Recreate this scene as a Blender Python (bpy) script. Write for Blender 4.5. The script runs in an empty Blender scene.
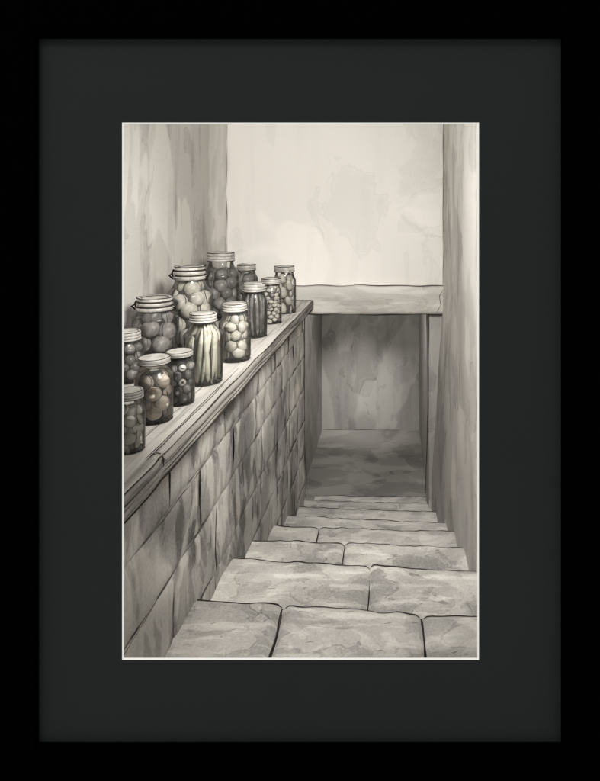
import bpy, math, random
from mathutils import Vector, noise, Matrix

R = random.Random(7)
sc = bpy.context.scene
COL = sc.collection
F, XV, YH = 540.0, 390.0, 215.0          # focal length and vanishing point, in photo pixels

def at(x, y, Y):
    return Vector(((x - XV) / F * Y, Y, -(y - YH) / F * Y))

def n3(x, y, z):
    return noise.noise(Vector((x, y, z)))

# ------------------------------------------------------------------ mesh builder
class MB:
    def __init__(s):
        s.v, s.f, s.m, s.sm = [], [], [], []
    def face(s, idx, mat=0, smooth=False):
        s.f.append(tuple(idx)); s.m.append(mat); s.sm.append(smooth)
    def grid(s, fn, nu, nv, mat=0, smooth=True):
        b = len(s.v)
        for j in range(nv + 1):
            for i in range(nu + 1):
                s.v.append(Vector(fn(i / nu, j / nv)))
        for j in range(nv):
            for i in range(nu):
                a = b + j * (nu + 1) + i
                s.face((a, a + 1, a + nu + 2, a + nu + 1), mat, smooth)
    def box(s, lo, hi, mat=0):
        b = len(s.v)
        for z in (lo[2], hi[2]):
            for y in (lo[1], hi[1]):
                for x in (lo[0], hi[0]):
                    s.v.append(Vector((x, y, z)))
        for q in ((0, 2, 3, 1), (4, 5, 7, 6), (0, 1, 5, 4), (2, 6, 7, 3), (0, 4, 6, 2), (1, 3, 7, 5)):
            s.face([b + k for k in q], mat)
    def lathe(s, prof, seg=40, mats=None, c=(0, 0, 0), smooth=True, wob=0.0, seed=0.0):
        b = len(s.v)
        for (r, z) in prof:
            for k in range(seg):
                a = 2 * math.pi * k / seg
                q = 1 + wob * n3(math.cos(a) + seed, math.sin(a), z * 12 + seed)
                s.v.append(Vector((c[0] + r * q * math.cos(a), c[1] + r * q * math.sin(a), c[2] + z)))
        for j in range(len(prof) - 1):
            m = mats[j] if mats else 0
            for k in range(seg):
                k2 = (k + 1) % seg
                s.face((b + j * seg + k, b + j * seg + k2, b + (j + 1) * seg + k2, b + (j + 1) * seg + k), m, smooth)
        return b
    def tube(s, pts, rad, sides=6, mat=0):
        pts = [Vector(p) for p in pts]
        if len(pts) < 2: return
        b = len(s.v); n = len(pts)
        for i, p in enumerate(pts):
            t = (pts[min(i + 1, n - 1)] - pts[max(i - 1, 0)])
            if t.length < 1e-9: t = Vector((0, 0, 1))
            t.normalize()
            u = t.cross(Vector((0.31, 0.22, 0.92)))
            if u.length < 1e-4: u = t.cross(Vector((1, 0, 0)))
            u.normalize(); w = t.cross(u)
            r = rad[i] if isinstance(rad, (list, tuple)) else rad
            for k in range(sides):
                a = 2 * math.pi * k / sides
                s.v.append(p + (u * math.cos(a) + w * math.sin(a)) * r)
        for i in range(n - 1):
            for k in range(sides):
                k2 = (k + 1) % sides
                s.face((b + i * sides + k, b + i * sides + k2, b + (i + 1) * sides + k2, b + (i + 1) * sides + k), mat, True)
        s.face([b + k for k in range(sides)][::-1], mat)
        s.face([b + (n - 1) * sides + k for k in range(sides)], mat)
    def ink(s, pts, w=0.0011, mat=1, wob=0.0014, step=0.012, sd=None, lo=0.25, closed=False, brk=0.0):
        """a hand drawn pen stroke lying on the surface"""
        sd = R.uniform(0, 99) if sd is None else sd
        P = [Vector(p) for p in pts]; out = []
        for a, b in zip(P, P[1:]):
            k = max(1, int((b - a).length / step))
            out += [a.lerp(b, i / k) for i in range(k)]
        out.append(P[-1])
        rad, q = [], []
        for i, p in enumerate(out):
            d = Vector((n3(i * .23, sd, 1), n3(i * .23, sd, 7), n3(i * .23, sd, 13))) * wob
            q.append(p + d)
            k = 0.75 - .45 * brk + (0.9 + .9 * brk) * n3(i * .17, sd, 31)
            if not closed and (i == 0 or i == len(out) - 1): k *= .4
            rad.append(w * max(lo, k))
        s.tube(q, rad, 5, mat)
    def build(s, name, mats, parent=None, loc=None):
        me = bpy.data.meshes.new(name)
        me.from_pydata([tuple(v) for v in s.v], [], s.f)
        for m in (mats if isinstance(mats, (list, tuple)) else [mats]): me.materials.append(m)
        me.polygons.foreach_set('material_index', s.m)
        me.polygons.foreach_set('use_smooth', s.sm)
        me.validate(); me.update()
        o = bpy.data.objects.new(name, me); COL.objects.link(o)
        if parent: o.parent = parent
        if loc is not None: o.location = loc
        return o

def tag(o, label, cat, group=None):
    o['label'] = label; o['category'] = cat
    if group: o['group'] = group
    return o
def empty(name, loc):
    o = bpy.data.objects.new(name, None); COL.objects.link(o)
    o.location = loc; o.empty_display_size = .02
    return o
def struct(o):
    o['kind'] = 'structure'; return o

# ------------------------------------------------------------------ materials
def col(c): return (c[0], c[1], c[2], 1)
def soft(c, k=.20):
    y = .3 * c[0] + .6 * c[1] + .1 * c[2]
    return (c[0] + (y - c[0]) * k, (c[1] + (y - c[1]) * k) * .992, c[2] + (y - c[2]) * k, 1)
def wash(name, light, dark, sc=(6, 6, 6), a=(.45, .25, .4, .3), grain=.10, rough=.9, island=0.0, bump=.15, seed=0.0,
         gsc=260, streak=None, spec=.15, w1=.012, w2=.018):
    """wet ink wash: overlapping pools of tone with hard dried rims, plus paper grain"""
    m = bpy.data.materials.new(name); m.use_nodes = True
    nt = m.node_tree; N = nt.nodes; L = nt.links
    bs = N['Principled BSDF']; bs.inputs['Roughness'].default_value = rough
    bs.inputs['Specular IOR Level'].default_value = spec
    tc = N.new('ShaderNodeTexCoord')
    def mapped(scale, off):
        mp = N.new('ShaderNodeMapping'); mp.inputs['Scale'].default_value = scale
        mp.inputs['Location'].default_value = (seed + off, seed * 1.7 - off, off * 2.3 + seed)
        L.new(tc.outputs['Object'], mp.inputs['Vector']); return mp.outputs['Vector']
    def nz(vec, scale=1.0, detail=4.0, dist=.6, ro=.55):
        t = N.new('ShaderNodeTexNoise'); t.inputs['Scale'].default_value = scale
        t.inputs['Detail'].default_value = detail; t.inputs['Distortion'].default_value = dist
        t.inputs['Roughness'].default_value = ro
        L.new(vec, t.inputs['Vector']); return t.outputs['Fac']
    def mr(v, a0, a1, b0, b1, sm=True):
        t = N.new('ShaderNodeMapRange'); t.interpolation_type = 'SMOOTHSTEP' if sm else 'LINEAR'
        for k, x in zip(('From Min', 'From Max', 'To Min', 'To Max'), (a0, a1, b0, b1)): t.inputs[k].default_value = x
        L.new(v, t.inputs['Value']); return t.outputs['Result']
    def mth(op, x, y):
        t = N.new('ShaderNodeMath'); t.operation = op
        for k, q in enumerate((x, y)):
            if isinstance(q, (int, float)): t.inputs[k].default_value = q
            elif q is not None: L.new(q, t.inputs[k])
        return t.outputs[0]
    v1 = mapped(sc, 0); v2 = mapped(tuple(k * 2.1 for k in sc), 5.3); v3 = mapped(tuple(k * .45 for k in sc), 9.1)
    p1, p2, p3 = nz(v1, detail=3), nz(v2, detail=4), nz(v3, detail=2)
    tot = mth('MULTIPLY', mr(p1, .484 - w1, .484 + w1, 0, 1), a[0])
    rim = mr(mth('ABSOLUTE', mth('SUBTRACT', p1, .475), 0), 0, .012, 1, 0)
    tot = mth('ADD', tot, mth('MULTIPLY', mth('MULTIPLY', rim, mr(p2, .42, .56, 0, 1)), a[1]))
    rim2 = mr(mth('ABSOLUTE', mth('SUBTRACT', p2, .54), 0), 0, .012, .6, 0)
    tot = mth('ADD', tot, mth('MULTIPLY', rim2, a[1]))
    tot = mth('ADD', tot, mth('MULTIPLY', mr(p2, .552 - w2, .552 + w2, 0, 1), a[2]))
    tot = mth('ADD', tot, mth('MULTIPLY', mr(p3, .35, .65, 0, 1), a[3]))
    if streak:
        ps = nz(mapped(streak[0], 3.7), detail=3, dist=.15, ro=.6)
        tot = mth('ADD', tot, mth('MULTIPLY', mr(ps, .52, .66, 0, 1), streak[1]))
    g = nz(mapped((gsc,) * 3, 2.2), detail=2, dist=0)
    tot = mth('ADD', tot, mth('MULTIPLY', mth('SUBTRACT', g, .5), grain * 3))
    if island:
        ge = N.new('ShaderNodeNewGeometry')
        tot = mth('ADD', tot, mth('MULTIPLY', mth('SUBTRACT', ge.outputs['Random Per Island'], .5), island))
    mx = N.new('ShaderNodeMix'); mx.data_type = 'RGBA'; mx.clamp_factor = True
    mx.inputs['A'].default_value = soft(light); mx.inputs['B'].default_value = soft(dark)
    L.new(tot, mx.inputs['Factor']); L.new(mx.outputs['Result'], bs.inputs['Base Color'])
    if bump:
        b = N.new('ShaderNodeBump'); b.inputs['Strength'].default_value = bump; b.inputs['Distance'].default_value = .004
        L.new(mth('ADD', p2, mth('MULTIPLY', g, .4)), b.inputs['Height']); L.new(b.outputs['Normal'], bs.inputs['Normal'])
    return m
def plain(name, c, rough=.6, spec=.3):
    m = bpy.data.materials.new(name); m.use_nodes = True
    b = m.node_tree.nodes['Principled BSDF']
    b.inputs['Base Color'].default_value = col(c); b.inputs['Roughness'].default_value = rough
    b.inputs['Specular IOR Level'].default_value = spec
    return m
def glass_mat(name, tint=(1, 1, .99), k=.28):
    """thin walled jar glass: absorption grows with the path length through the wall, gloss by Fresnel"""
    m = bpy.data.materials.new(name); m.use_nodes = True
    nt = m.node_tree; N = nt.nodes; L = nt.links; N.remove(N['Principled BSDF'])
    lw = N.new('ShaderNodeLayerWeight'); lw.inputs['Blend'].default_value = .5
    c = N.new('ShaderNodeMath'); c.operation = 'SUBTRACT'; c.inputs[0].default_value = 1.0; L.new(lw.outputs['Facing'], c.inputs[1])
    c1 = N.new('ShaderNodeMath'); c1.operation = 'MAXIMUM'; c1.inputs[1].default_value = .02; L.new(c.outputs[0], c1.inputs[0])
    d0 = N.new('ShaderNodeMath'); d0.operation = 'DIVIDE'; d0.inputs[0].default_value = k; L.new(c1.outputs[0], d0.inputs[1])
    d1 = N.new('ShaderNodeMath'); d1.operation = 'POWER'; d1.inputs[1].default_value = 2.6; L.new(d0.outputs[0], d1.inputs[0])
    d = N.new('ShaderNodeMath'); d.operation = 'MULTIPLY'; d.inputs[1].default_value = -1; L.new(d1.outputs[0], d.inputs[0])
    e = N.new('ShaderNodeMath'); e.operation = 'EXPONENT'; L.new(d.outputs[0], e.inputs[0])
    mx = N.new('ShaderNodeMix'); mx.data_type = 'RGBA'
    mx.inputs['A'].default_value = (.01, .01, .01, 1); mx.inputs['B'].default_value = col(tint); L.new(e.outputs[0], mx.inputs['Factor'])
    tr = N.new('ShaderNodeBsdfTransparent'); L.new(mx.outputs['Result'], tr.inputs['Color'])
    gl = N.new('ShaderNodeBsdfGlossy'); gl.inputs['Roughness'].default_value = .16; gl.inputs['Color'].default_value = (.8, .8, .8, 1)
    fr = N.new('ShaderNodeFresnel'); fr.inputs['IOR'].default_value = 1.30
    df = N.new('ShaderNodeBsdfDiffuse'); df.inputs['Color'].default_value = (.8, .79, .75, 1)
    mk = N.new('ShaderNodeMixShader'); mk.inputs[0].default_value = .018; L.new(tr.outputs[0], mk.inputs[1]); L.new(df.outputs[0], mk.inputs[2])
    s = N.new('ShaderNodeMixShader'); L.new(fr.outputs[0], s.inputs[0]); L.new(mk.outputs[0], s.inputs[1]); L.new(gl.outputs[0], s.inputs[2])
    L.new(s.outputs[0], N['Material Output'].inputs['Surface'])
    return m

INK = plain('pen_ink', (.026, .023, .020), .8, .1)
SOFT = plain('diluted_ink', (.17, .158, .14), .9, .05)
WASHINK = plain('thin_ink', (.06, .055, .048), .9, .05)
M_BACK = wash('pale_plaster', (.745, .715, .652), (.44, .42, .375), (1.9, 1.9, 1.2), (.16, .24, .13, .30), grain=.09, seed=3.6, bump=.05, w1=.014, w2=.02, streak=((9, 9, 1.2), .07))
M_SIDE = wash('grey_plaster', (.60, .574, .522), (.27, .257, .23), (4.2, 4.2, 1.5), (.26, .32, .20, .42), grain=.10, seed=13, bump=.06, w1=.014, w2=.03, streak=((15, 15, 1.4), .18))
M_RIGHT = wash('damp_plaster', (.61, .583, .53), (.20, .19, .168), (4.6, 3.0, 1.9), (.28, .34, .22, .40), grain=.11, seed=21, bump=.08, w1=.012, w2=.022, streak=((14, 6, 2.0), .06))
M_LINT = wash('lintel_stone', (.56, .535, .48), (.24, .228, .2), (2.6, 6, 9), (.24, .24, .22, .25), grain=.12, seed=33, bump=.2, w1=.014, streak=((3, 8, 40), .22))
M_BLOCK = wash('wall_stone', (.62, .592, .536), (.10, .095, .085), (7.5, 6.0, 3.4), (.28, .28, .24, .62), grain=.14, seed=41, island=.16, bump=.22, w1=.014, w2=.02, streak=((6, 20, 4.0), .26))
M_MORT = wash('mortar', (.40, .38, .34), (.10, .095, .085), (8, 8, 8), seed=5)
M_STEP = wash('step_stone', (.58, .553, .50), (.15, .143, .128), (6, 8, 8), (.20, .30, .18, .48), grain=.17, seed=51, island=.2, bump=.3, w1=.022, w2=.04, streak=((7, 46, 20), -.28))  # negative streak paints pale dry-brush highlights into the tread colour
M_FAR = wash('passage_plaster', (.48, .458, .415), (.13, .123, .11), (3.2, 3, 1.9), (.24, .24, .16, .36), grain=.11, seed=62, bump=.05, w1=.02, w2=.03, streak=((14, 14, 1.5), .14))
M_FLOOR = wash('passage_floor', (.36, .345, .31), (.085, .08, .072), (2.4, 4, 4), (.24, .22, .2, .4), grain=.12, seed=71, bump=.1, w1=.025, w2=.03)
M_WOOD = wash('worn_wood', (.41, .388, .348), (.16, .15, .13), (14, 1.6, 14), (.16, .14, .16, .28), grain=.09, seed=81, bump=.2, w1=.03, w2=.04, streak=((120, 4.0, 120), .5))
M_EDGE = wash('plank_end_wood', (.38, .355, .315), (.11, .10, .09), (16, 2.0, 20), (.22, .14, .2, .3), grain=.08, seed=85, bump=.25, w1=.02, w2=.03, streak=((130, 4.5, 150), .6))
M_LID = wash('tin_lid', (.40, .38, .34), (.15, .143, .125), (26, 26, 26), (.3, .12, .25, .3), grain=.07, rough=.45, seed=91, bump=.05, spec=.4)
M_GLASS = glass_mat('jar_glass')
M_FRAME = plain('black_frame_lacquer', (.0004, .0004, .0004), .8, 0)
M_MAT = wash('charcoal_mat_board', (.0152, .0186, .0178), (.0140, .0174, .0166), (5, 5, 5), (.2, 0, .2, .3), grain=.08, seed=2, bump=.02, gsc=900, spec=.05)
M_CORE = plain('mat_core_white', (.84, .83, .80), .9, .1)
M_WALL = plain('hanging_wall_paint', (.10, .10, .10), .9, .1)

# ------------------------------------------------------------------ picture frame
Y0 = .540                                    # plane of the mat; one photo pixel is one millimetre there
def fx(x): return (x - XV) / 1000.0
def fz(y): return -(y - YH) / 1000.0
pf = empty('picture_frame', (fx(300), Y0, fz(790)))
tag(pf, 'black picture frame with wide charcoal mat around the cellar stairs scene', 'picture frame')
inv = -Vector(pf.location)
def rail(p, q, r, s_):
    """one mitred rail: outer edge p-q, inner edge r-s, softly stepped face"""
    mb = MB(); P = [Vector((fx(a), 0, fz(b))) + inv for a, b in (p, q, r, s_)]
    prof = [(0, .030), (0, -.010), (.04, -.013), (.80, -.013), (.90, -.012), (1.0, -.009), (1.0, .030)]
    b = len(mb.v)
    for (t, d) in prof:
        for (o, i) in ((P[0], P[3]), (P[1], P[2])):
            v = o.lerp(i, t); v.y = d; mb.v.append(v)
    for k in range(len(prof) - 1):
        mb.face((b + 2 * k, b + 2 * k + 1, b + 2 * k + 3, b + 2 * k + 2))
    return mb.build('frame_rail', M_FRAME, pf)
def lip(x, y):
    return (x, y)
I = [lip(39, 39), lip(561, 39), lip(561, 742), lip(39, 742)]
O = [(-8, -8), (608, -8), (608, 789), (-8, 789)]
for k in range(4):
    rail(O[k], O[(k + 1) % 4], I[(k + 1) % 4], I[k])
mb = MB()
mo = [(122, 122.5), (479, 122.5), (479, 660), (122, 660)]
mi = [(30, 30), (570, 30), (570, 751), (30, 751)]
mk = [(123.5, 124.0), (477.5, 124.0), (477.5, 658.5), (123.5, 658.5)]
def ring(mb, A, ya, B, yb, mat=0):
    b = len(mb.v)
    for (q, y) in ((A, ya), (B, yb)):
        for (x, z) in q: mb.v.append(Vector((fx(x), y - Y0, fz(z))) + Vector((inv.x, 0, inv.z)))
    for k in range(4):
        k2 = (k + 1) % 4
        mb.face((b + k, b + k2, b + 4 + k2, b + 4 + k), mat)
ring(mb, mi, Y0, mo, Y0)
mb.build('mat_board', M_MAT, pf)
mb = MB(); ring(mb, mo, Y0, mk, Y0 + .0008)
ring(mb, mk, Y0 + .0008, mi, Y0 + .004)
mb.build('mat_bevel', M_CORE, pf)
# the wall it hangs on
mb = MB()
def wring(A, y0, B, y1):
    b = len(mb.v)
    for (q, y) in ((A, y0), (B, y1)):
        for (x, z) in q: mb.v.append(Vector((fx(x), y, fz(z))))
    for k in range(4):
        k2 = (k + 1) % 4; mb.face((b + k, b + k2, b + 4 + k2, b + 4 + k))
wring([(-1500, -1500), (2100, -1500), (2100, 2300), (-1500, 2300)], .572, [(20, 20), (580, 20), (580, 761), (20, 761)], .572)
struct(mb.build('hanging_wall', M_WALL))

# ------------------------------------------------------------------ room shell
YB = 2.0; ZL = -.3111; XW = -.315; XL = -.607
TOP = .95; YN = .575
mb = MB()                                    # left plaster wall
mb.grid(lambda u, v: (XL + .003 * n3(u * 5, v * 4, 1), YN + (YB - YN) * u, -.45 + (TOP + .45) * v), 30, 24)
mb.ink([(XL + .004, YB - .003, ZL), (XL + .004, YB - .003, .45)], .0014, wob=.0022, step=.015, lo=.05, brk=.5)
struct(mb.build('wall_left', [M_SIDE, SOFT]))
mb = MB()                                    # back plaster wall above the doorway, with the doorway's reveals
zd = at(0, 313, YB).z; xa, xb = -.362, at(429, 0, YB).x
XR = at(443.5, 0, YB).x
mb.grid(lambda u, v: (XL + (XR + .03 - XL) * u, YB + .002 * n3(u * 4, v * 4, 2), -.30 + (TOP + .30) * v), 24, 24)
mb.grid(lambda u, v: (XL + (xa - XL) * u, YB, -1.3 + (1.0) * v), 4, 8)
mb.grid(lambda u, v: (xb + .12 * u, YB + .0 * v, -1.3 + (1.3 + zd) * v), 4, 8, 2)
mb.ink([(xb, YB, zd), (xb - .004, YB - .002, -.7), (xb - .012, YB - .002, -1.03)], .0019, wob=.003, step=.03, lo=.4)
struct(mb.build('wall_back', [M_BACK, INK, M_FAR]))

def rx(Y, Z):                                # right wall bellies out above the lintel
    t = min(1, max(0, (Z + 1.12) / .86))
    low = .164 - .016 * max(0, min(1, (Y - 1.5) / .5))
    up = .164 + (XR - .164) * max(0, min(1, (Y - .9) / (YB - .9)))
    return low * (1 - t) + up * t
mb = MB()
mb.grid(lambda u, v: ((lambda Y, Z: (rx(Y, Z) + .004 * n3(Y * 6, Z * 6, 4), Y, Z))(YN + (YB - YN) * u, -1.2 + (TOP + 1.2) * (v ** 1.0))), 50, 120)
mb.ink([(XR - .002, YB - .006, -.30), (XR - .003, YB - .006, .0), (XR - .001, YB - .006, .45)], .0014, wob=.002, step=.015, lo=.05, brk=.4)
mb.ink([(XR + .000, YB - .04, -.33), (XR - .005, YB - .04, .0), (XR - .002, YB - .04, .45)], .0012, wob=.004, step=.03, lo=.05)
for (yy, z0, z1, w) in ((1.75, -.35, -.78, .0007), (1.58, -.2, -.62, .0006), (1.42, .05, -.3, .0005), (1.66, -.55, -.85, .0007), (1.35, -.35, -.6, .0006)):
    mb.ink([(rx(yy, z0), yy, z0), (rx(yy, (z0 + z1) / 2), yy + .01, (z0 + z1) / 2), (rx(yy, z1), yy, z1)], w, wob=.004, step=.02, lo=.02)
struct(mb.build('wall_right', [M_RIGHT, SOFT]))

# lintel beam
mb = MB()
za = at(0, 285, YB).z
x0, x1 = at(293, 0, YB).x, XR + .004
def lint(u, v):
    X = x0 + (x1 - x0) * u
    top = za + .004 * n3(X * 14, 3, 0) ; bot = zd + .004 * n3(X * 11, 9, 0)
    if v < .25: return (X, YB - .026 + .03 * 0, bot) if v > .1 else (X, YB + .05, bot + .001)
    if v > .75: return (X, YB + .01, top + .001) if v > .9 else (X, YB - .020, top)
    return (X, YB - .028 + .003 * n3(X * 20, v * 5, 2), bot + (top - bot) * (v - .25) / .5)
mb.grid(lint, 60, 10)
L_ = [(x0 + (x1 - x0) * k / 24) for k in range(25)]
mb.ink([(X, YB - .024, za + .004 * n3(X * 14, 3, 0) + .001) for X in L_], .0017, wob=.002, lo=.15)
mb.ink([(X, YB - .030, zd + .004 * n3(X * 11, 9, 0)) for X in L_], .0021, wob=.002, lo=.3)
mb.ink([at(443, 290, YB - .032), at(440, 296, YB - .032), at(441, 305, YB - .032), at(436, 313, YB - .032)], .001, wob=.003, lo=.1)
tag(mb.build('stone_lintel', [M_LINT, INK]), 'pale stone lintel beam spanning the dark doorway at the foot of the back wall', 'lintel')

# passage behind the doorway
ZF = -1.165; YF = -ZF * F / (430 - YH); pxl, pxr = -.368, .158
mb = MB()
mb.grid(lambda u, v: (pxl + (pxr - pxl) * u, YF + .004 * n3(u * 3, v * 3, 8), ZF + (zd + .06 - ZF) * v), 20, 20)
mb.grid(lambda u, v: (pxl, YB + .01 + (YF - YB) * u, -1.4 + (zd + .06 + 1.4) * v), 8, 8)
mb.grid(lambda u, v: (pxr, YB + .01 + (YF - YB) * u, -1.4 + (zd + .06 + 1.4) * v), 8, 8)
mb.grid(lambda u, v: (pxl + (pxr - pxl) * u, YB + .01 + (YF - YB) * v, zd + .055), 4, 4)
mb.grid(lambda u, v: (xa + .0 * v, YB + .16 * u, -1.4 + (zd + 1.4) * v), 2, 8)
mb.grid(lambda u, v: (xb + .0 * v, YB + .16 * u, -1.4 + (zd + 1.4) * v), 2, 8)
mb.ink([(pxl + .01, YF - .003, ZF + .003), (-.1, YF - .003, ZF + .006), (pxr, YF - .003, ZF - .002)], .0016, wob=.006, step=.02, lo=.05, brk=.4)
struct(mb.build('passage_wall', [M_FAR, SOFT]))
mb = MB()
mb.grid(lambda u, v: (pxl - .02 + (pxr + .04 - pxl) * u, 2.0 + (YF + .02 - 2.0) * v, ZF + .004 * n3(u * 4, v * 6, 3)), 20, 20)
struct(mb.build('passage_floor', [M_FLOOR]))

# ------------------------------------------------------------------ stone parapet wall under the ledge
mb = MB()
mb.box((XL + .004, YN + .002, -1.35), (XW - .0045, YB - .004, ZL - .032), 1)
courses = [ZL - .030, -.424, -.520, -.640, -.755, -.870, -.985, -1.10, -1.2]
rb = random.Random(12)
for ci in range(len(courses) - 1):
    zt, zb_ = courses[ci], courses[ci + 1]
    y = YN + .004 - rb.uniform(0, .05); first = True
    while y < YB - .01:
        ln = rb.uniform(.13, .27)
        y2 = min(YB - .005, y + ln)
        if YB - y2 < .07: y2 = YB - .005
        ya = max(y, YN + .004)
        j = lambda: rb.uniform(-.0025, .0025)
        tl = .004 * math.sin(ya * 3 + ci); tl2 = .004 * math.sin(y2 * 3 + ci)
        g = .0003
        C = [Vector((0, ya + g + j() * .5, zb_ + g + tl + j() * .4)), Vector((0, y2 - g + j() * .5, zb_ + g + tl2 + j() * .4)),
             Vector((0, y2 - g + j() * .5, zt - g + tl2 + j() * .4)), Vector((0, ya + g + j() * .5, zt - g + tl + j() * .4))]
        if ci == 0:
            C[2].z = C[3].z = zt
        off = rb.uniform(-.0012, .0012); sd = rb.uniform(0, 50)
        nu, nv = max(4, int((y2 - ya) / .02)), 6
        def blk(u, v, C=C, off=off, sd=sd):
            p = C[0].lerp(C[1], u).lerp(C[3].lerp(C[2], u), v)
            e = min(min(u, 1 - u) * (y2 - ya), min(v, 1 - v) * (zt - zb_)) / .012
            e = max(0, min(1, e)); p.x = XW + off - .0024 * (1 - e) ** 2 * .9 + .0045 * n3(p.y * 14 + sd, p.z * 14, sd)
            p.z += .002 * n3(p.y * 30, p.z * 30, sd); p.y += .002 * n3(p.y * 30, p.z * 30, sd + 9)
            return p
        mb.grid(blk, nu * 2, nv * 2, 0)
        # pen strokes along some of the joints
        if rb.random() < .75 and ci > 0:
            mb.ink([(XW - .001, C[3].y, C[3].z + .001), (XW - .001, C[2].y, C[2].z + .001)], .0013 * (.35 + ya * .45), 2, wob=.003, lo=.015, brk=.75)
        if rb.random() < .55:
            mb.ink([(XW - .001, C[1].y + g, C[1].z), (XW - .001, C[2].y + g, C[2].z)], .0012 * (.35 + ya * .45), 2, wob=.003, lo=.015, brk=.6)
        if rb.random() < .12:
            yy = rb.uniform(ya + .02, max(ya + .03, y2 - .03))
            mb.ink([(XW + off + .001, yy, zt - .01), (XW + off + .001, yy + .02, (zt + zb_) / 2), (XW + off + .001, yy + .012, zb_ + .02)], .0008, 2, wob=.006, lo=.02)
        y = y2
mb.ink([(XW + .002, YB - .012, ZL - .04), (XW - .001, YB - .012, -.7), (XW + .006, YB - .014, -1.04)], .0024, 2, wob=.004, step=.03, lo=.3)
tag(mb.build('parapet_wall', [M_BLOCK, M_MORT, WASHINK]), 'low wall of rough grey stone blocks running beside the stairs under the wooden ledge', 'stone wall')

# ------------------------------------------------------------------ wooden ledge
def led(Y):                                   # x of the front edge
    t = (2.0 - Y) / 1.4
    return -.2796 - .0142 * t + .0020 * n3(Y * 9, 2, 5) - (.003 * math.exp(-((Y - .70) / .008) ** 2))
TH = .030
mb = MB()
yA, yB_ = YN + .003, YB - .030
mb.grid(lambda u, v: ((lambda Y: (XL + .004 + (led(Y) - .002 - XL - .004) * (1 - (1 - u) ** 1.0), Y, ZL + .0012 * n3(u * 30, Y * 3, 1) * (1 if u < .98 else 0)))(yA + (yB_ - yA) * v)), 24, 70, 0)
def edge(u, v):
    Y = yA + (yB_ - yA) * v; x = led(Y)
    d = (0, .0015, .002, .0005, -.001, .0015, .0)[int(round(u * 6))]
    return (x - .002 + d + .001 * n3(Y * 30, u * 6, 3), Y, ZL - TH * u * (1 + .08 * n3(Y * 6, 4, 4)) + (.0 if u > 0 else 0))
mb.grid(edge, 6, 160, 1)
mb.grid(lambda u, v: ((lambda Y: (XL + .004 + (led(Y) - .002 - XL - .004) * u, Y, ZL - TH * (1 + .08 * n3(Y * 6, 4, 4))))(yA + (yB_ - yA) * v)), 4, 70, 1)
mb.grid(lambda u, v: (XL + .004 + (led(yB_) - XL - .006) * u, yB_, ZL - TH * v), 4, 2, 1)
mb.grid(lambda u, v: (XL + .004 + (led(yA) - XL - .006) * u, yA, ZL - TH * v), 4, 2, 1)
ys = [yA + (yB_ - yA) * k / 60 for k in range(61)]
mb.ink([(led(Y) - .001, Y, ZL + .0002) for Y in ys], .0011, 2, wob=.0015, lo=.15)
mb.ink([(led(Y), Y, ZL - TH * (1 + .08 * n3(Y * 6, 4, 4))) for Y in ys], .0017, 2, wob=.0015, lo=.4)
mb.ink([(led(Y) + .0008, Y, ZL - TH * .45 + .002 * n3(Y * 4, 1, 8)) for Y in ys], .0007, 2, wob=.002, lo=.02)
mb.ink([(led(Y) + .0008, Y, ZL - TH * .72 + .002 * n3(Y * 4, 1, 18)) for Y in ys[5:40]], .0006, 2, wob=.002, lo=.02)
for k in range(9):                            # long grain strokes on the top
    a_ = R.uniform(0, .75); b_ = a_ + R.uniform(.12, .4); o_ = R.uniform(.012, .12)
    q = [yA + (yB_ - yA) * min(1, a_ + (b_ - a_) * i / 12) for i in range(13)]
    mb.ink([(led(Y) - o_ + .002 * n3(Y * 6, k, 2), Y, ZL + .0006) for Y in q], (.0004 + .0003 * R.random()), 2, wob=.0016, lo=.02)
c0 = led(.70)
mb.ink([(c0 - .010, .706, ZL + .0006), (c0 - .003, .703, ZL + .0006), (c0 + .002, .702, ZL - .006), (c0 + .0025, .699, ZL - .015)], .0009, 2, wob=.0008, step=.004, lo=.2)
mb.ink([(c0 - .014, .699, ZL + .0006), (c0 - .006, .7015, ZL + .0006)], .0006, 2, wob=.0008, step=.004, lo=.2)
mb.ink([(XL + .01, yB_ + .001, ZL), (led(yB_), yB_ + .001, ZL + .0006)], .0016, 2, wob=.0015, lo=.4)
mb.ink([(led(yB_), yB_, ZL), (led(yB_), yB_, ZL - TH)], .0018, 2, wob=.0008, lo=.5)
tag(mb.build('wooden_ledge', [M_WOOD, M_EDGE, INK]), 'thick worn wooden plank ledge topping the stone wall and carrying the jars', 'ledge')

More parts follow.
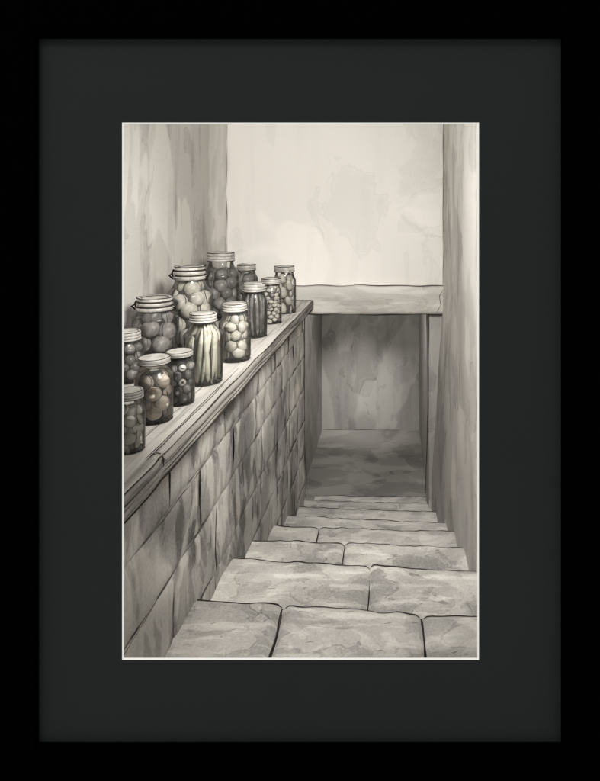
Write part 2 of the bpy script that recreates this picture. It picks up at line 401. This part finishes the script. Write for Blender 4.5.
# ------------------------------------------------------------------ staircase
NL = [(.881, -.622), (1.077, -.680), (1.25, -.748), (1.466, -.839), (1.668, -.924), (1.89, -1.018), (2.07, -1.089), (2.18, -1.128)]
NR = [.838, 1.038, 1.224, 1.438, 1.63, 1.863, 2.045, 2.17]
joints = [[(283, 606), (422, 612)], [(370, 564)], [(345, 543)], [(319, 527)], [], [], [], []]
st = empty('stone_staircase', (-.075, 1.2, -.7))
tag(st, 'worn stone slab stairs descending from the foreground to the dark doorway', 'staircase')
si = -Vector(st.location)
rs = random.Random(5)
for i in range(8):
    yl, z = NL[i]; yr = NR[i]
    xl_, xr_ = (-.325, .175) if i < 6 else (at(303, 0, YB).x - .01, xb + .012)
    if i == 7: xl_ = -.30
    back_l = YN + .002 if i == 0 else NL[i - 1][0] - .05
    back_r = YN + .002 if i == 0 else NR[i - 1] - .05
    cuts = [xl_]; GP = .0022 if i == 0 else .0012
    for (jx, jy) in joints[i]:
        yj = -z * F / (jy - YH); cuts.append((jx - XV) / F * yj)
    cuts.append(xr_)
    for k in range(len(cuts) - 1):
        a_, b_ = cuts[k] + (GP if k else 0), cuts[k + 1] - (GP if k < len(cuts) - 2 else 0)
        sk = lambda t: rs.uniform(-1, 1) * t
        skew_a = 0 if k == 0 else sk(.008); skew_b = 0 if k == len(cuts) - 2 else sk(.008)
        sd = rs.uniform(0, 80); tilt = sk(.0025)
        th = (NL[i][1] - NL[i + 1][1]) + .02 if i < 7 else .05
        def topf(u, v, drop=True):
            xx0 = a_ ; xx1 = b_
            X = xx0 + (xx1 - xx0) * u
            T = (X - xl_) / (xr_ - xl_)
            yn = yl + (yr - yl) * T + .0045 * n3(X * 13, sd, 1) + .004 * n3(X * 40, sd, 2)
            yb = back_l + (back_r - back_l) * T
            Y = yb + (yn - yb) * v
            ed = min(u * (b_ - a_), (1 - u) * (b_ - a_)) if (k or u > .5) and (k < len(cuts) - 2 or u < .5) else 1
            dn = (1 - v) * 0 + (yn - Y)
            e = max(0, 1 - ed / .012) ** 2 * .006 + max(0, 1 - dn / .016) ** 2 * .006
            Z = z + tilt * (u - .5) - e + .0030 * n3(X * 11, Y * 11, sd) + .0012 * n3(X * 45, Y * 45, sd)
            if i > 0: Z += 0
            X += .0028 * n3(Y * 18, sd, 5) * (1 if 0 < k + (u > .5) < len(cuts) - 1 or len(cuts) > 2 else 0)
            return Vector((X, Y, Z)) + si
        mb = MB()
        nu, nv = max(8, int((b_ - a_) / .007)), max(10, int((yl - back_l) / .007))
        mb.grid(topf, nu, nv, 0)
        def skirt(path):
            b0 = len(mb.v)
            for p in path: mb.v.append(Vector(p)); mb.v.append(Vector((p[0], p[1], z + si.z - th)))
            for q in range(len(path) - 1): mb.face((b0 + 2 * q, b0 + 2 * q + 1, b0 + 2 * q + 3, b0 + 2 * q + 2), 0, True)
        skirt([topf(q / nu, 1) for q in range(nu + 1)])
        skirt([topf(0, q / nv) for q in range(nv + 1)])
        skirt([topf(1, q / nv) for q in range(nv + 1)])
        skirt([topf(q / nu, 0) for q in range(nu + 1)])
        w = .0010 + .0004 * yl
        mb.ink([topf(q / nu, 1) + Vector((0, .0005, .0005)) for q in range(nu + 1)], w, 1, wob=.0010, lo=.22)
        if k < len(cuts) - 2:
            mb.ink([topf(1, q / nv) + Vector((.001, 0, -.001)) for q in range(nv + 1)], (.0015 if i == 0 else .0010), 1, wob=.0012, lo=.3)
        if i < 3:                               # pits and short scratches
            for q in range(int(26 * (b_ - a_) / .25)):
                u0, v0 = rs.uniform(.06, .94), rs.uniform(.25, .95)
                l_ = rs.uniform(.004, .014)
                pts = [topf(min(.98, u0 + l_ * t / (b_ - a_) / 3), min(.98, max(.03, v0 + .01 * n3(t * .8, v0 * 9, 6)))) + Vector((0, 0, .0001)) for t in range(4)]
                mb.ink(pts, rs.uniform(.0002, .0005), 2, wob=.0008, step=.003, lo=.02)
        mb.build('step_slab', [M_STEP, INK, SOFT], st)

# ------------------------------------------------------------------ jars
def prof_glass(Rb, H, neck, sh, base):
    """outer glass profile: body radius Rb, glass height H, neck radius, shoulder height share"""
    p = [(0.001, base * .6), (Rb * .55, base * .5), (Rb * .80, 0.0), (Rb * .90, .0006), (Rb * .97, Rb * .10), (Rb, Rb * .22)]
    z1 = H * sh
    p += [(Rb * 1.0, z1 * .5), (Rb * 1.0, z1 * .85)]
    for k in range(0, 9):
        t = k / 8 * math.pi / 2
        p.append((neck + (Rb - neck) * (1 - math.sin(t) ** 1.6), z1 * .88 + (H * .93 - z1 * .88) * (1 - math.cos(t)) ** .75))
    p += [(neck, H)]
    return p
def rad_at(p, z):
    best = 0
    for (r0, z0), (r1, z1) in zip(p[2:], p[3:]):
        if z0 <= z <= z1 and z1 > z0: return r0 + (r1 - r0) * (z - z0) / (z1 - z0)
    return p[-1][0]

def ellipsoid(mb, c, rad, rot, mat=0, seg=14, rings=9, lump=.06, sd=0.0, taper=0.0, seam=False, out=None, iw=.0005):
    b = len(mb.v)
    for j in range(rings + 1):
        th = math.pi * j / rings
        for k in range(seg):
            ph = 2 * math.pi * k / seg
            d = Vector((math.sin(th) * math.cos(ph), math.sin(th) * math.sin(ph), math.cos(th)))
            q = 1 + lump * n3(d.x * 1.5 + sd, d.y * 1.5, d.z * 1.5)
            s_ = 1 - taper * d.z * .5
            if seam: q *= 1 - .10 * math.exp(-(math.atan2(d.y, d.x) / .22) ** 2)
            p = Vector((d.x * rad[0] * s_, d.y * rad[1] * s_, d.z * rad[2])) * q
            mb.v.append(rot @ p + c)
    for j in range(rings):
        for k in range(seg):
            k2 = (k + 1) % seg
            mb.face((b + j * seg + k, b + (j + 1) * seg + k, b + (j + 1) * seg + k2, b + j * seg + k2), mat, True)
    if out is not None:                       # pen contour round the side that faces the glass
        u = out.cross(Vector((0, 0, 1))).normalized(); w_ = out.cross(u); ri = rot.inverted(); P = []
        for k in range(25):
            a = 2 * math.pi * k / 24 + sd
            d = (ri @ (u * math.cos(a) + w_ * math.sin(a) + out * .12)).normalized()
            q = 1.01 * (1 + lump * n3(d.x * 1.5 + sd, d.y * 1.5, d.z * 1.5)); s_ = 1 - taper * d.z * .5
            P.append(rot @ (Vector((d.x * rad[0] * s_, d.y * rad[1] * s_, d.z * rad[2])) * q) + c)
        mb.ink(P, iw, 1, wob=iw * .7, lo=.1, step=.02)

def food(name, light, dark, s=1.0, seed=0, rough=.55):
    return wash(name, light, dark, (26 * s,) * 3, (.35, .22, .3, .3), grain=.10, rough=rough, seed=seed, bump=.15, gsc=420, spec=.25)
FOOD = {
    'tan': food('tan_preserve', (.58, .50, .40), (.27, .225, .17), seed=1),
    'tan2': food('brown_preserve', (.42, .36, .29), (.20, .17, .135), seed=2),
    'pale': food('pale_preserve', (.43, .405, .34), (.20, .19, .16), seed=3),
    'pale2': food('grey_preserve', (.40, .375, .325), (.20, .19, .165), seed=4),
    'cream': food('cream_preserve', (.39, .37, .31), (.21, .198, .16), seed=5),
    'dark': food('dark_preserve', (.16, .15, .135), (.05, .046, .042), seed=6, rough=.35),
    'dark2': food('dusky_preserve', (.235, .22, .20), (.08, .074, .067), seed=7, rough=.4),
    'green': food('pale_stick', (.52, .50, .40), (.30, .288, .22), seed=8),
    'green2': food('duller_stick', (.48, .46, .36), (.28, .265, .205), seed=9),  # slightly darker tone, mixed at random among the sticks
}
SHADE_CORE = {}
def shade_core(v):
    if v not in SHADE_CORE: SHADE_CORE[v] = plain('shade_core', (v, v * .94, v * .84), .5, .2)  # core colour that paints the shade behind the contents
    return SHADE_CORE[v]

def make_jar(cx, yb, half, ytop, lid_half, lid_h, kind, label, clamp=False, name='preserving_jar', sh=.80):
    """cx: centre x, yb: y of the front of the base, half: body half width, ytop: top of the lid (photo pixels)"""
    hy = yb
    for _ in range(6):
        Y = -ZL * F / (hy - YH); rr = half * Y / F
        Yf = Y - rr * .88
        hy = YH + (yb - YH) * Yf / Y
        hy = max(hy, YH + 20)
    Y = -ZL * F / (hy - YH); S = Y / F
    Rb = half * S
    X = (cx - XV) * S
    # top of lid: back rim of the ellipse is at ytop
    RL = lid_half * S
    ztop = -(ytop - YH) / F * (Y + RL)
    Ht = ztop - ZL
    LH = lid_h * S
    root = empty(name, (X, Y, ZL + .0008)); tag(root, label, 'jar', 'jars of preserves standing on the wooden ledge')
    seed = cx * .37
    H = Ht - LH * .35
    neck = min(RL * .90, Rb * .92)
    gp = prof_glass(Rb, H - LH * .3, neck, sh, Rb * .12)
    mb = MB(); mb.lathe(gp, 48, wob=.012, seed=seed)
    # pen line round the foot and at the shoulder
    c = lambda r, z, a0=0, a1=6.2832, n=40: [(r * math.cos(a0 + (a1 - a0) * q / n), r * math.sin(a0 + (a1 - a0) * q / n), z) for q in range(n + 1)]
    mb.ink(c(Rb * .955, Rb * .035), .0011 * Y, 1, wob=.0004, lo=.35, closed=True)
    mb.build('glass', [M_GLASS, INK], root)
    # lid: screw band with rolled ridges and a disc, or a domed glass lid with a wire clamp
    mb = MB(); z0 = Ht - LH
    if clamp:
        pr = [(neck * .98, z0 - LH * .25), (RL * 1.02, z0 - LH * .2), (RL * 1.04, z0 + LH * .02), (RL * .98, z0 + LH * .10), (RL * .93, z0 + LH * .16), (RL * .93, z0 + LH * .24),
              (RL * 1.0, z0 + LH * .30), (RL * 1.0, z0 + LH * .55), (RL * .95, z0 + LH * .60), (RL * .95, z0 + LH * .72), (RL * .92, z0 + LH * .94), (RL * .84, Ht),
              (RL * .76, Ht - LH * .04), (RL * .70, Ht - LH * .10), (RL * .3, Ht - LH * .08), (.0004, Ht - LH * .07)]
        ms = [0, 0, 0, 1, 1, 0, 0, 1, 1, 0, 0, 0, 1, 0, 0]
    elif kind in ('olive', 'onion', 'pear', 'plain'):
        pr = [(neck * .98, z0 - LH * .12), (RL * 1.0, z0 - LH * .05), (RL * 1.02, z0 + LH * .10), (RL * 1.0, z0 + LH * .2), (RL * .985, z0 + LH * .25), (RL * 1.0, z0 + LH * .3), (RL * 1.0, z0 + LH * .70),
              (RL * .99, z0 + LH * .86), (RL * .955, Ht - .0005), (RL * .90, Ht), (RL * .86, Ht - LH * .05), (RL * .83, Ht - LH * .03), (RL * .4, Ht - LH * .01), (.0004, Ht)]
        ms = [0, 0, 0, 1, 0, 0, 0, 0, 0, 0, 0, 0, 0]
    else:
        pr = [(neck * .98, z0 - LH * .12), (RL * 1.02, z0 - LH * .08), (RL * 1.04, z0 + LH * .08), (RL * 1.0, z0 + LH * .18), (RL * .97, z0 + LH * .22), (RL * 1.0, z0 + LH * .27),
              (RL * 1.015, z0 + LH * .42), (RL * .98, z0 + LH * .52), (RL * .965, z0 + LH * .56), (RL * 1.0, z0 + LH * .62), (RL * 1.0, z0 + LH * .84), (RL * .97, Ht - .0004),
              (RL * .90, Ht), (RL * .85, Ht - LH * .05), (RL * .80, Ht - LH * .08), (RL * .76, Ht - LH * .05), (RL * .4, Ht - LH * .03), (.0004, Ht - LH * .02)]
        ms = [0, 0, 0, 1, 0, 0, 0, 1, 0, 0, 0, 0, 0, 1, 0, 0, 0]
    mb.lathe(pr, 48, ms, wob=.01, seed=seed)
    w = .00085 * Y
    mb.ink(c(RL * .975, Ht - LH * .02), w, 1, wob=.0004, lo=.3, closed=True)
    mb.ink(c(RL * 1.01, z0 - LH * .06), w * 1.1, 1, wob=.0004, lo=.4, closed=True)
    ld = mb.build('lid', [M_LID, INK], root)
    if clamp:
        for sgn in (-1, 1):
            mb = MB(); rw = .0017 * Y
            a0 = 0 if sgn > 0 else math.pi
            ex = lambda q, z, t=0: (q * math.cos(a0) , t, z)
            mb.tube([ex(RL * 1.0, z0 + LH * .0), ex(RL * 1.16, z0 - LH * .05, .004), ex(RL * 1.24, z0 + LH * .35, .006), ex(RL * 1.08, z0 + LH * .62, 0), ex(RL * .98, z0 + LH * .6, 0)], rw, 6, 0)
            mb.tube([ex(RL * 1.10, z0 + LH * .3, -.008), ex(RL * 1.30, z0 + LH * .15, -.006), ex(RL * 1.14, z0 - LH * .2, 0), ex(RL * 1.0, z0 - LH * .28, .002)], rw * .9, 6, 0)
            mb.build('wire_clamp', [INK], root)
    # contents
    Ri = Rb * .94; zt = H * sh * 1.02; base = Rb * .16
    rk = random.Random(int(cx * 31 + yb))
    def inner(z): return rad_at(gp, z) * .94
    def core(v, frac=.70, top=None):  # opaque filler core; its tone stands for the shaded gaps between contents
        t = top or zt
        mb = MB(); mb.lathe([(.0005, base), (Ri * frac, base), (Ri * frac, t * .9), (Ri * frac * .8, t), (.0005, t)], 24)
        mb.build('shade_core', [shade_core(v)], root)
    def balls(r, mats, nm, squash=(1, 1, 1), cmul=.70, core_v=.06, seam=False, lump=.07, top=None, taper=0.0, jit=.12):
        core(core_v * .55, max(.2, 1 - 1.0 * r / Ri), (top or zt) * .88)
        z = base * .55 + r * .9; row = 0; t = top or zt
        while z < t - r * .35:
            rr = min(inner(min(z + r * .3, H * .95)), Ri) - r * .92
            n = max(3, int(2 * math.pi * rr / (2 * r * .96)))
            for k in range(n):
                a = 2 * math.pi * (k + (row % 2) * .5 + rk.uniform(-jit, jit)) / n + seed
                q = r * rk.uniform(.92, 1.12)
                p = Vector((rr * math.cos(a), rr * math.sin(a), z + r * rk.uniform(-.28, .28)))
                ax = Matrix.Rotation(rk.uniform(-.9, .9), 3, 'X') @ Matrix.Rotation(rk.uniform(0, 6.28), 3, 'Z')
                if seam: ax = Matrix.Rotation(a + rk.uniform(-.7, .7), 3, 'Z') @ Matrix.Rotation(rk.uniform(-.5, .5), 3, 'X')
                mb = MB(); ellipsoid(mb, Vector((0, 0, 0)), (q * squash[0], q * squash[1], q * squash[2]), ax, 0, lump=lump, sd=rk.uniform(0, 50), taper=taper, seam=seam, out=Vector((math.cos(a), math.sin(a), .18)).normalized(), iw=.00062 * Y)
                mb.build(nm, [FOOD[rk.choice(mats)], INK], root, p)
            z += r * 1.46; row += 1
    def sticks(n, r, mats, nm, bend, lean, taper, cv, length=1.0, straight=False):
        core(cv, .45 if straight else .62)
        for k in range(n):
            a = 2 * math.pi * (k + rk.uniform(-.2, .2)) / n + seed
            rr = Ri - r * 1.08
            a1 = a + rk.uniform(-lean, lean); h1 = zt * rk.uniform(.94, 1.06) * length; pts = []; rad = []
            bb = rk.uniform(-bend, bend)
            for t in range(13):
                u = t / 12
                aa = a + (a1 - a) * u + bb * math.sin(u * math.pi)
                # straight chord, held inside the glass
                rq = rr * (1 - .10 * math.sin(u * math.pi) * min(1, abs(a1 - a)))
                z = base + (h1 - base) * u
                if straight:
                    p = Vector((rr * math.cos(a), rr * math.sin(a), 0)).lerp(Vector((rr * .92 * math.cos(a1), rr * .92 * math.sin(a1), 0)), u)
                    aa, rq = math.atan2(p.y, p.x), p.length
                rq = min(rq, inner(min(z, H * .95)) - r)
                pts.append(Vector((rq * math.cos(aa), rq * math.sin(aa), z)))
                e = min(1, .35 + 4 * min(u, 1 - u))
                rad.append(r * e * (1 - taper * (u if k % 2 else 1 - u)))
            mb = MB(); mb.tube(pts, rad, 9, 0)
            for sg in (-1, 1):                 # pen line down both flanks
                mb.ink([q + Vector((-math.sin(math.atan2(q.y, q.x)), math.cos(math.atan2(q.y, q.x)), 0)) * (rd * .93 * sg) + Vector((q.x, q.y, 0)).normalized() * rd * .3 for q, rd in zip(pts, rad)], .00045 * Y, 1, wob=.0003, lo=.1)
            mb.build(nm, [FOOD[rk.choice(mats)], INK], root)
    if kind == 'onion':      balls(Rb * .40, ['tan', 'tan', 'tan2'], 'pickled_onion', (1, 1, .92), core_v=.08)
    elif kind == 'egg':      balls(Rb * .36, ['pale', 'pale', 'pale2'], 'pickled_onion', (1, 1, .95), core_v=.07, lump=.05)
    elif kind == 'plum':     balls(Rb * .42, ['dark', 'dark2', 'dark2'], 'preserved_plum', (1, 1, .95), core_v=.03, seam=True)
    elif kind == 'plumsmall': balls(Rb * .34, ['dark', 'dark', 'dark2'], 'preserved_plum', (1, 1, .95), core_v=.03)
    elif kind == 'slice':    balls(Rb * .42, ['cream', 'pale'], 'pickled_slice', (1.15, .5, .95), core_v=.42, lump=.10, jit=.25)
    elif kind == 'fruit':    balls(Rb * .38, ['cream', 'cream', 'pale'], 'fruit_half', (1.1, .75, .9), core_v=.22, lump=.10, jit=.2)
    elif kind == 'pear':     balls(Rb * .44, ['pale', 'cream', 'pale2'], 'pear_half', (.85, .7, 1.2), core_v=.16, lump=.08, taper=.5, jit=.2)
    elif kind == 'seed':     balls(Rb * .24, ['pale', 'cream', 'pale2', 'dark2'], 'pickled_bean', (1.2, .8, .8), core_v=.08, lump=.1, jit=.3)
    elif kind == 'carrot':   sticks(19, Rb * .17, ['green', 'green', 'green2'], 'vegetable_stick', .0, .7, .45, .20, straight=True)
    elif kind == 'bean':     sticks(15, Rb * .165, ['dark', 'dark2', 'dark'], 'bean_pod', .22, .35, .25, .03)
    elif kind == 'plain':    balls(Rb * .5, ['dark2'], 'preserved_fruit', (1, 1, 1), core_v=.06, lump=.1)
    elif kind == 'olive':
        core(.015, .6)
        r = Rb * .30; z = base + r; row = 0
        while z < zt - r * .2:
            rr = min(inner(min(z, H * .95)), Ri) - r * .8
            n = max(4, int(2 * math.pi * rr / (2 * r)))
            for k in range(n):
                a = 2 * math.pi * (k + (row % 2) * .5 + rk.uniform(-.1, .1)) / n + seed
                p = Vector((rr * math.cos(a), rr * math.sin(a), z + r * rk.uniform(-.2, .2)))
                mb = MB()
                if rk.random() < .22:       # a cut ring, its hole facing outward
                    rt = Matrix.Rotation(a + rk.uniform(-.3, .3), 3, 'Z') @ Matrix.Rotation(math.pi / 2 + rk.uniform(-.3, .3), 3, 'Y')
                    m2 = MB(); q = r * .78
                    m2.lathe([(q * .34, -q * .25), (q * .34, q * .28), (q * .6, q * .36), (q * .95, q * .26), (q * 1.08, 0), (q * .95, -q * .25), (q * .34, -q * .25)], 16)
                    m2.lathe([(.0003, q * .05), (q * .36, q * .05)], 12, [1])
                    m2.v = [rt @ v for v in m2.v]
                    m2.build('olive_ring', [FOOD['pale2'], INK], root, p)
                else:
                    ellipsoid(mb, Vector((0, 0, 0)), (r, r, r * 1.1), Matrix.Rotation(rk.uniform(0, 3), 3, 'X'), 0, sd=rk.uniform(0, 50), out=Vector((math.cos(a), math.sin(a), .18)).normalized(), iw=.0006 * Y)
                    mb.build('olive', [FOOD['dark' if rk.random() < .7 else 'dark2'], INK], root, p)
            z += r * 1.65; row += 1
    return root

make_jar(130.5, 455, 13.6, 386.5, 11.7, 7.5, 'slice', 'small jar of pale pickled slices cut off by the mat at the near ledge end', sh=.82)
make_jar(154, 426, 18.2, 353.5, 15, 5.5, 'onion', 'jar of tan round onions under a plain flat lid, beside the black olive jar', sh=.86)
make_jar(179.5, 407, 14.6, 348, 12.6, 4.5, 'olive', 'short jar of near black olives and cut rings with a pale flat lid', sh=.86)
make_jar(125.5, 385, 16.5, 328.5, 14, 8, 'plumsmall', 'dark filled jar behind the pickled slices, half hidden by the mat', sh=.84)
make_jar(155, 358, 22.3, 294.5, 17.3, 10.5, 'plum', 'wide wire clamp jar of dark grey plums beside the left wall', clamp=True, sh=.82)
make_jar(203, 387, 19.2, 311, 13.2, 7.5, 'carrot', 'tall jar of pale upright vegetable sticks with a ridged lid', sh=.84)
make_jar(189.8, 348, 22.5, 265, 15.2, 10.5, 'egg', 'big wire clamp jar packed with pale round onions', clamp=True, sh=.80)
make_jar(234.8, 363, 15.6, 301.5, 11.8, 7, 'fruit', 'jar of cream coloured fruit halves beside the jar of sticks', sh=.82)
make_jar(221.2, 321, 18.2, 252, 13, 7.5, 'plumsmall', 'tallest jar, dark plums under a grey screw lid, behind the fruit halves', sh=.82)
make_jar(254.2, 338.5, 12.7, 282, 10.8, 7.5, 'bean', 'jar of long dark bean pods standing upright', sh=.84)
make_jar(271, 324.5, 10.4, 277.5, 9.6, 5, 'seed', 'narrow jar of small mottled beans between the bean pods and the pears', sh=.86)
make_jar(246.5, 303, 11.2, 264, 9.2, 5, 'plain', 'small grey jar at the back, beside the tallest jar against the back wall', sh=.80)
make_jar(284.5, 314.2, 11.4, 265.5, 9.9, 5, 'pear', 'jar of pale pear halves at the far end of the ledge', sh=.86)

# ------------------------------------------------------------------ light, world, camera
w = bpy.data.worlds.new('World'); sc.world = w; w.use_nodes = True
bg = w.node_tree.nodes['Background']; bg.inputs['Color'].default_value = (1.0, .985, .95, 1); bg.inputs['Strength'].default_value = .84
def area(name, loc, tgt, size, power, color=(1, .98, .945)):
    l = bpy.data.lights.new(name, 'AREA'); l.size = size; l.energy = power; l.color = color
    o = bpy.data.objects.new(name, l); COL.objects.link(o); o.location = loc
    o.rotation_euler = (Vector(tgt) - Vector(loc)).to_track_quat('-Z', 'Y').to_euler()
    return o
area('cellar_lamp', (.03, .66, .20), (-.30, 1.75, -.45), .20, 7.5).data.spread = math.radians(112)
area('overhead_lamp', (-.46, 1.25, 1.25), (-.10, 1.40, -.6), .35, 8.5)
area('added_patch_light', (-.12, 2.40, zd + .02), (-.17, 2.915, -1.0), (.08), .36).data.spread = math.radians(46)  # unseen light added behind the lintel for the patch on the far wall
area('added_passage_fill', (-.10, 2.17, zd - .015), (-.10, 2.9, -.95), .16, 1.5)  # unseen fill added to lift the tone inside the passage
area('room_lamp', (-.75, -.55, 1.05), (fx(300), .54, fz(390)), .35, 9.0, (1, 1, 1))

cam = bpy.data.cameras.new('Camera'); co = bpy.data.objects.new('Camera', cam); COL.objects.link(co)
co.location = (0, 0, 0); co.rotation_euler = (math.pi / 2, 0, 0)
cam.sensor_fit = 'VERTICAL'; cam.sensor_height = 24; cam.lens = 24 * F / 781
cam.shift_x = (300 - XV) / 781; cam.shift_y = -(390.5 - YH) / 781
cam.clip_start = .01; cam.clip_end = 50
sc.camera = co
sc.view_settings.view_transform = 'Standard'; sc.view_settings.look = 'None'
sc.view_settings.exposure = 0; sc.view_settings.gamma = 1
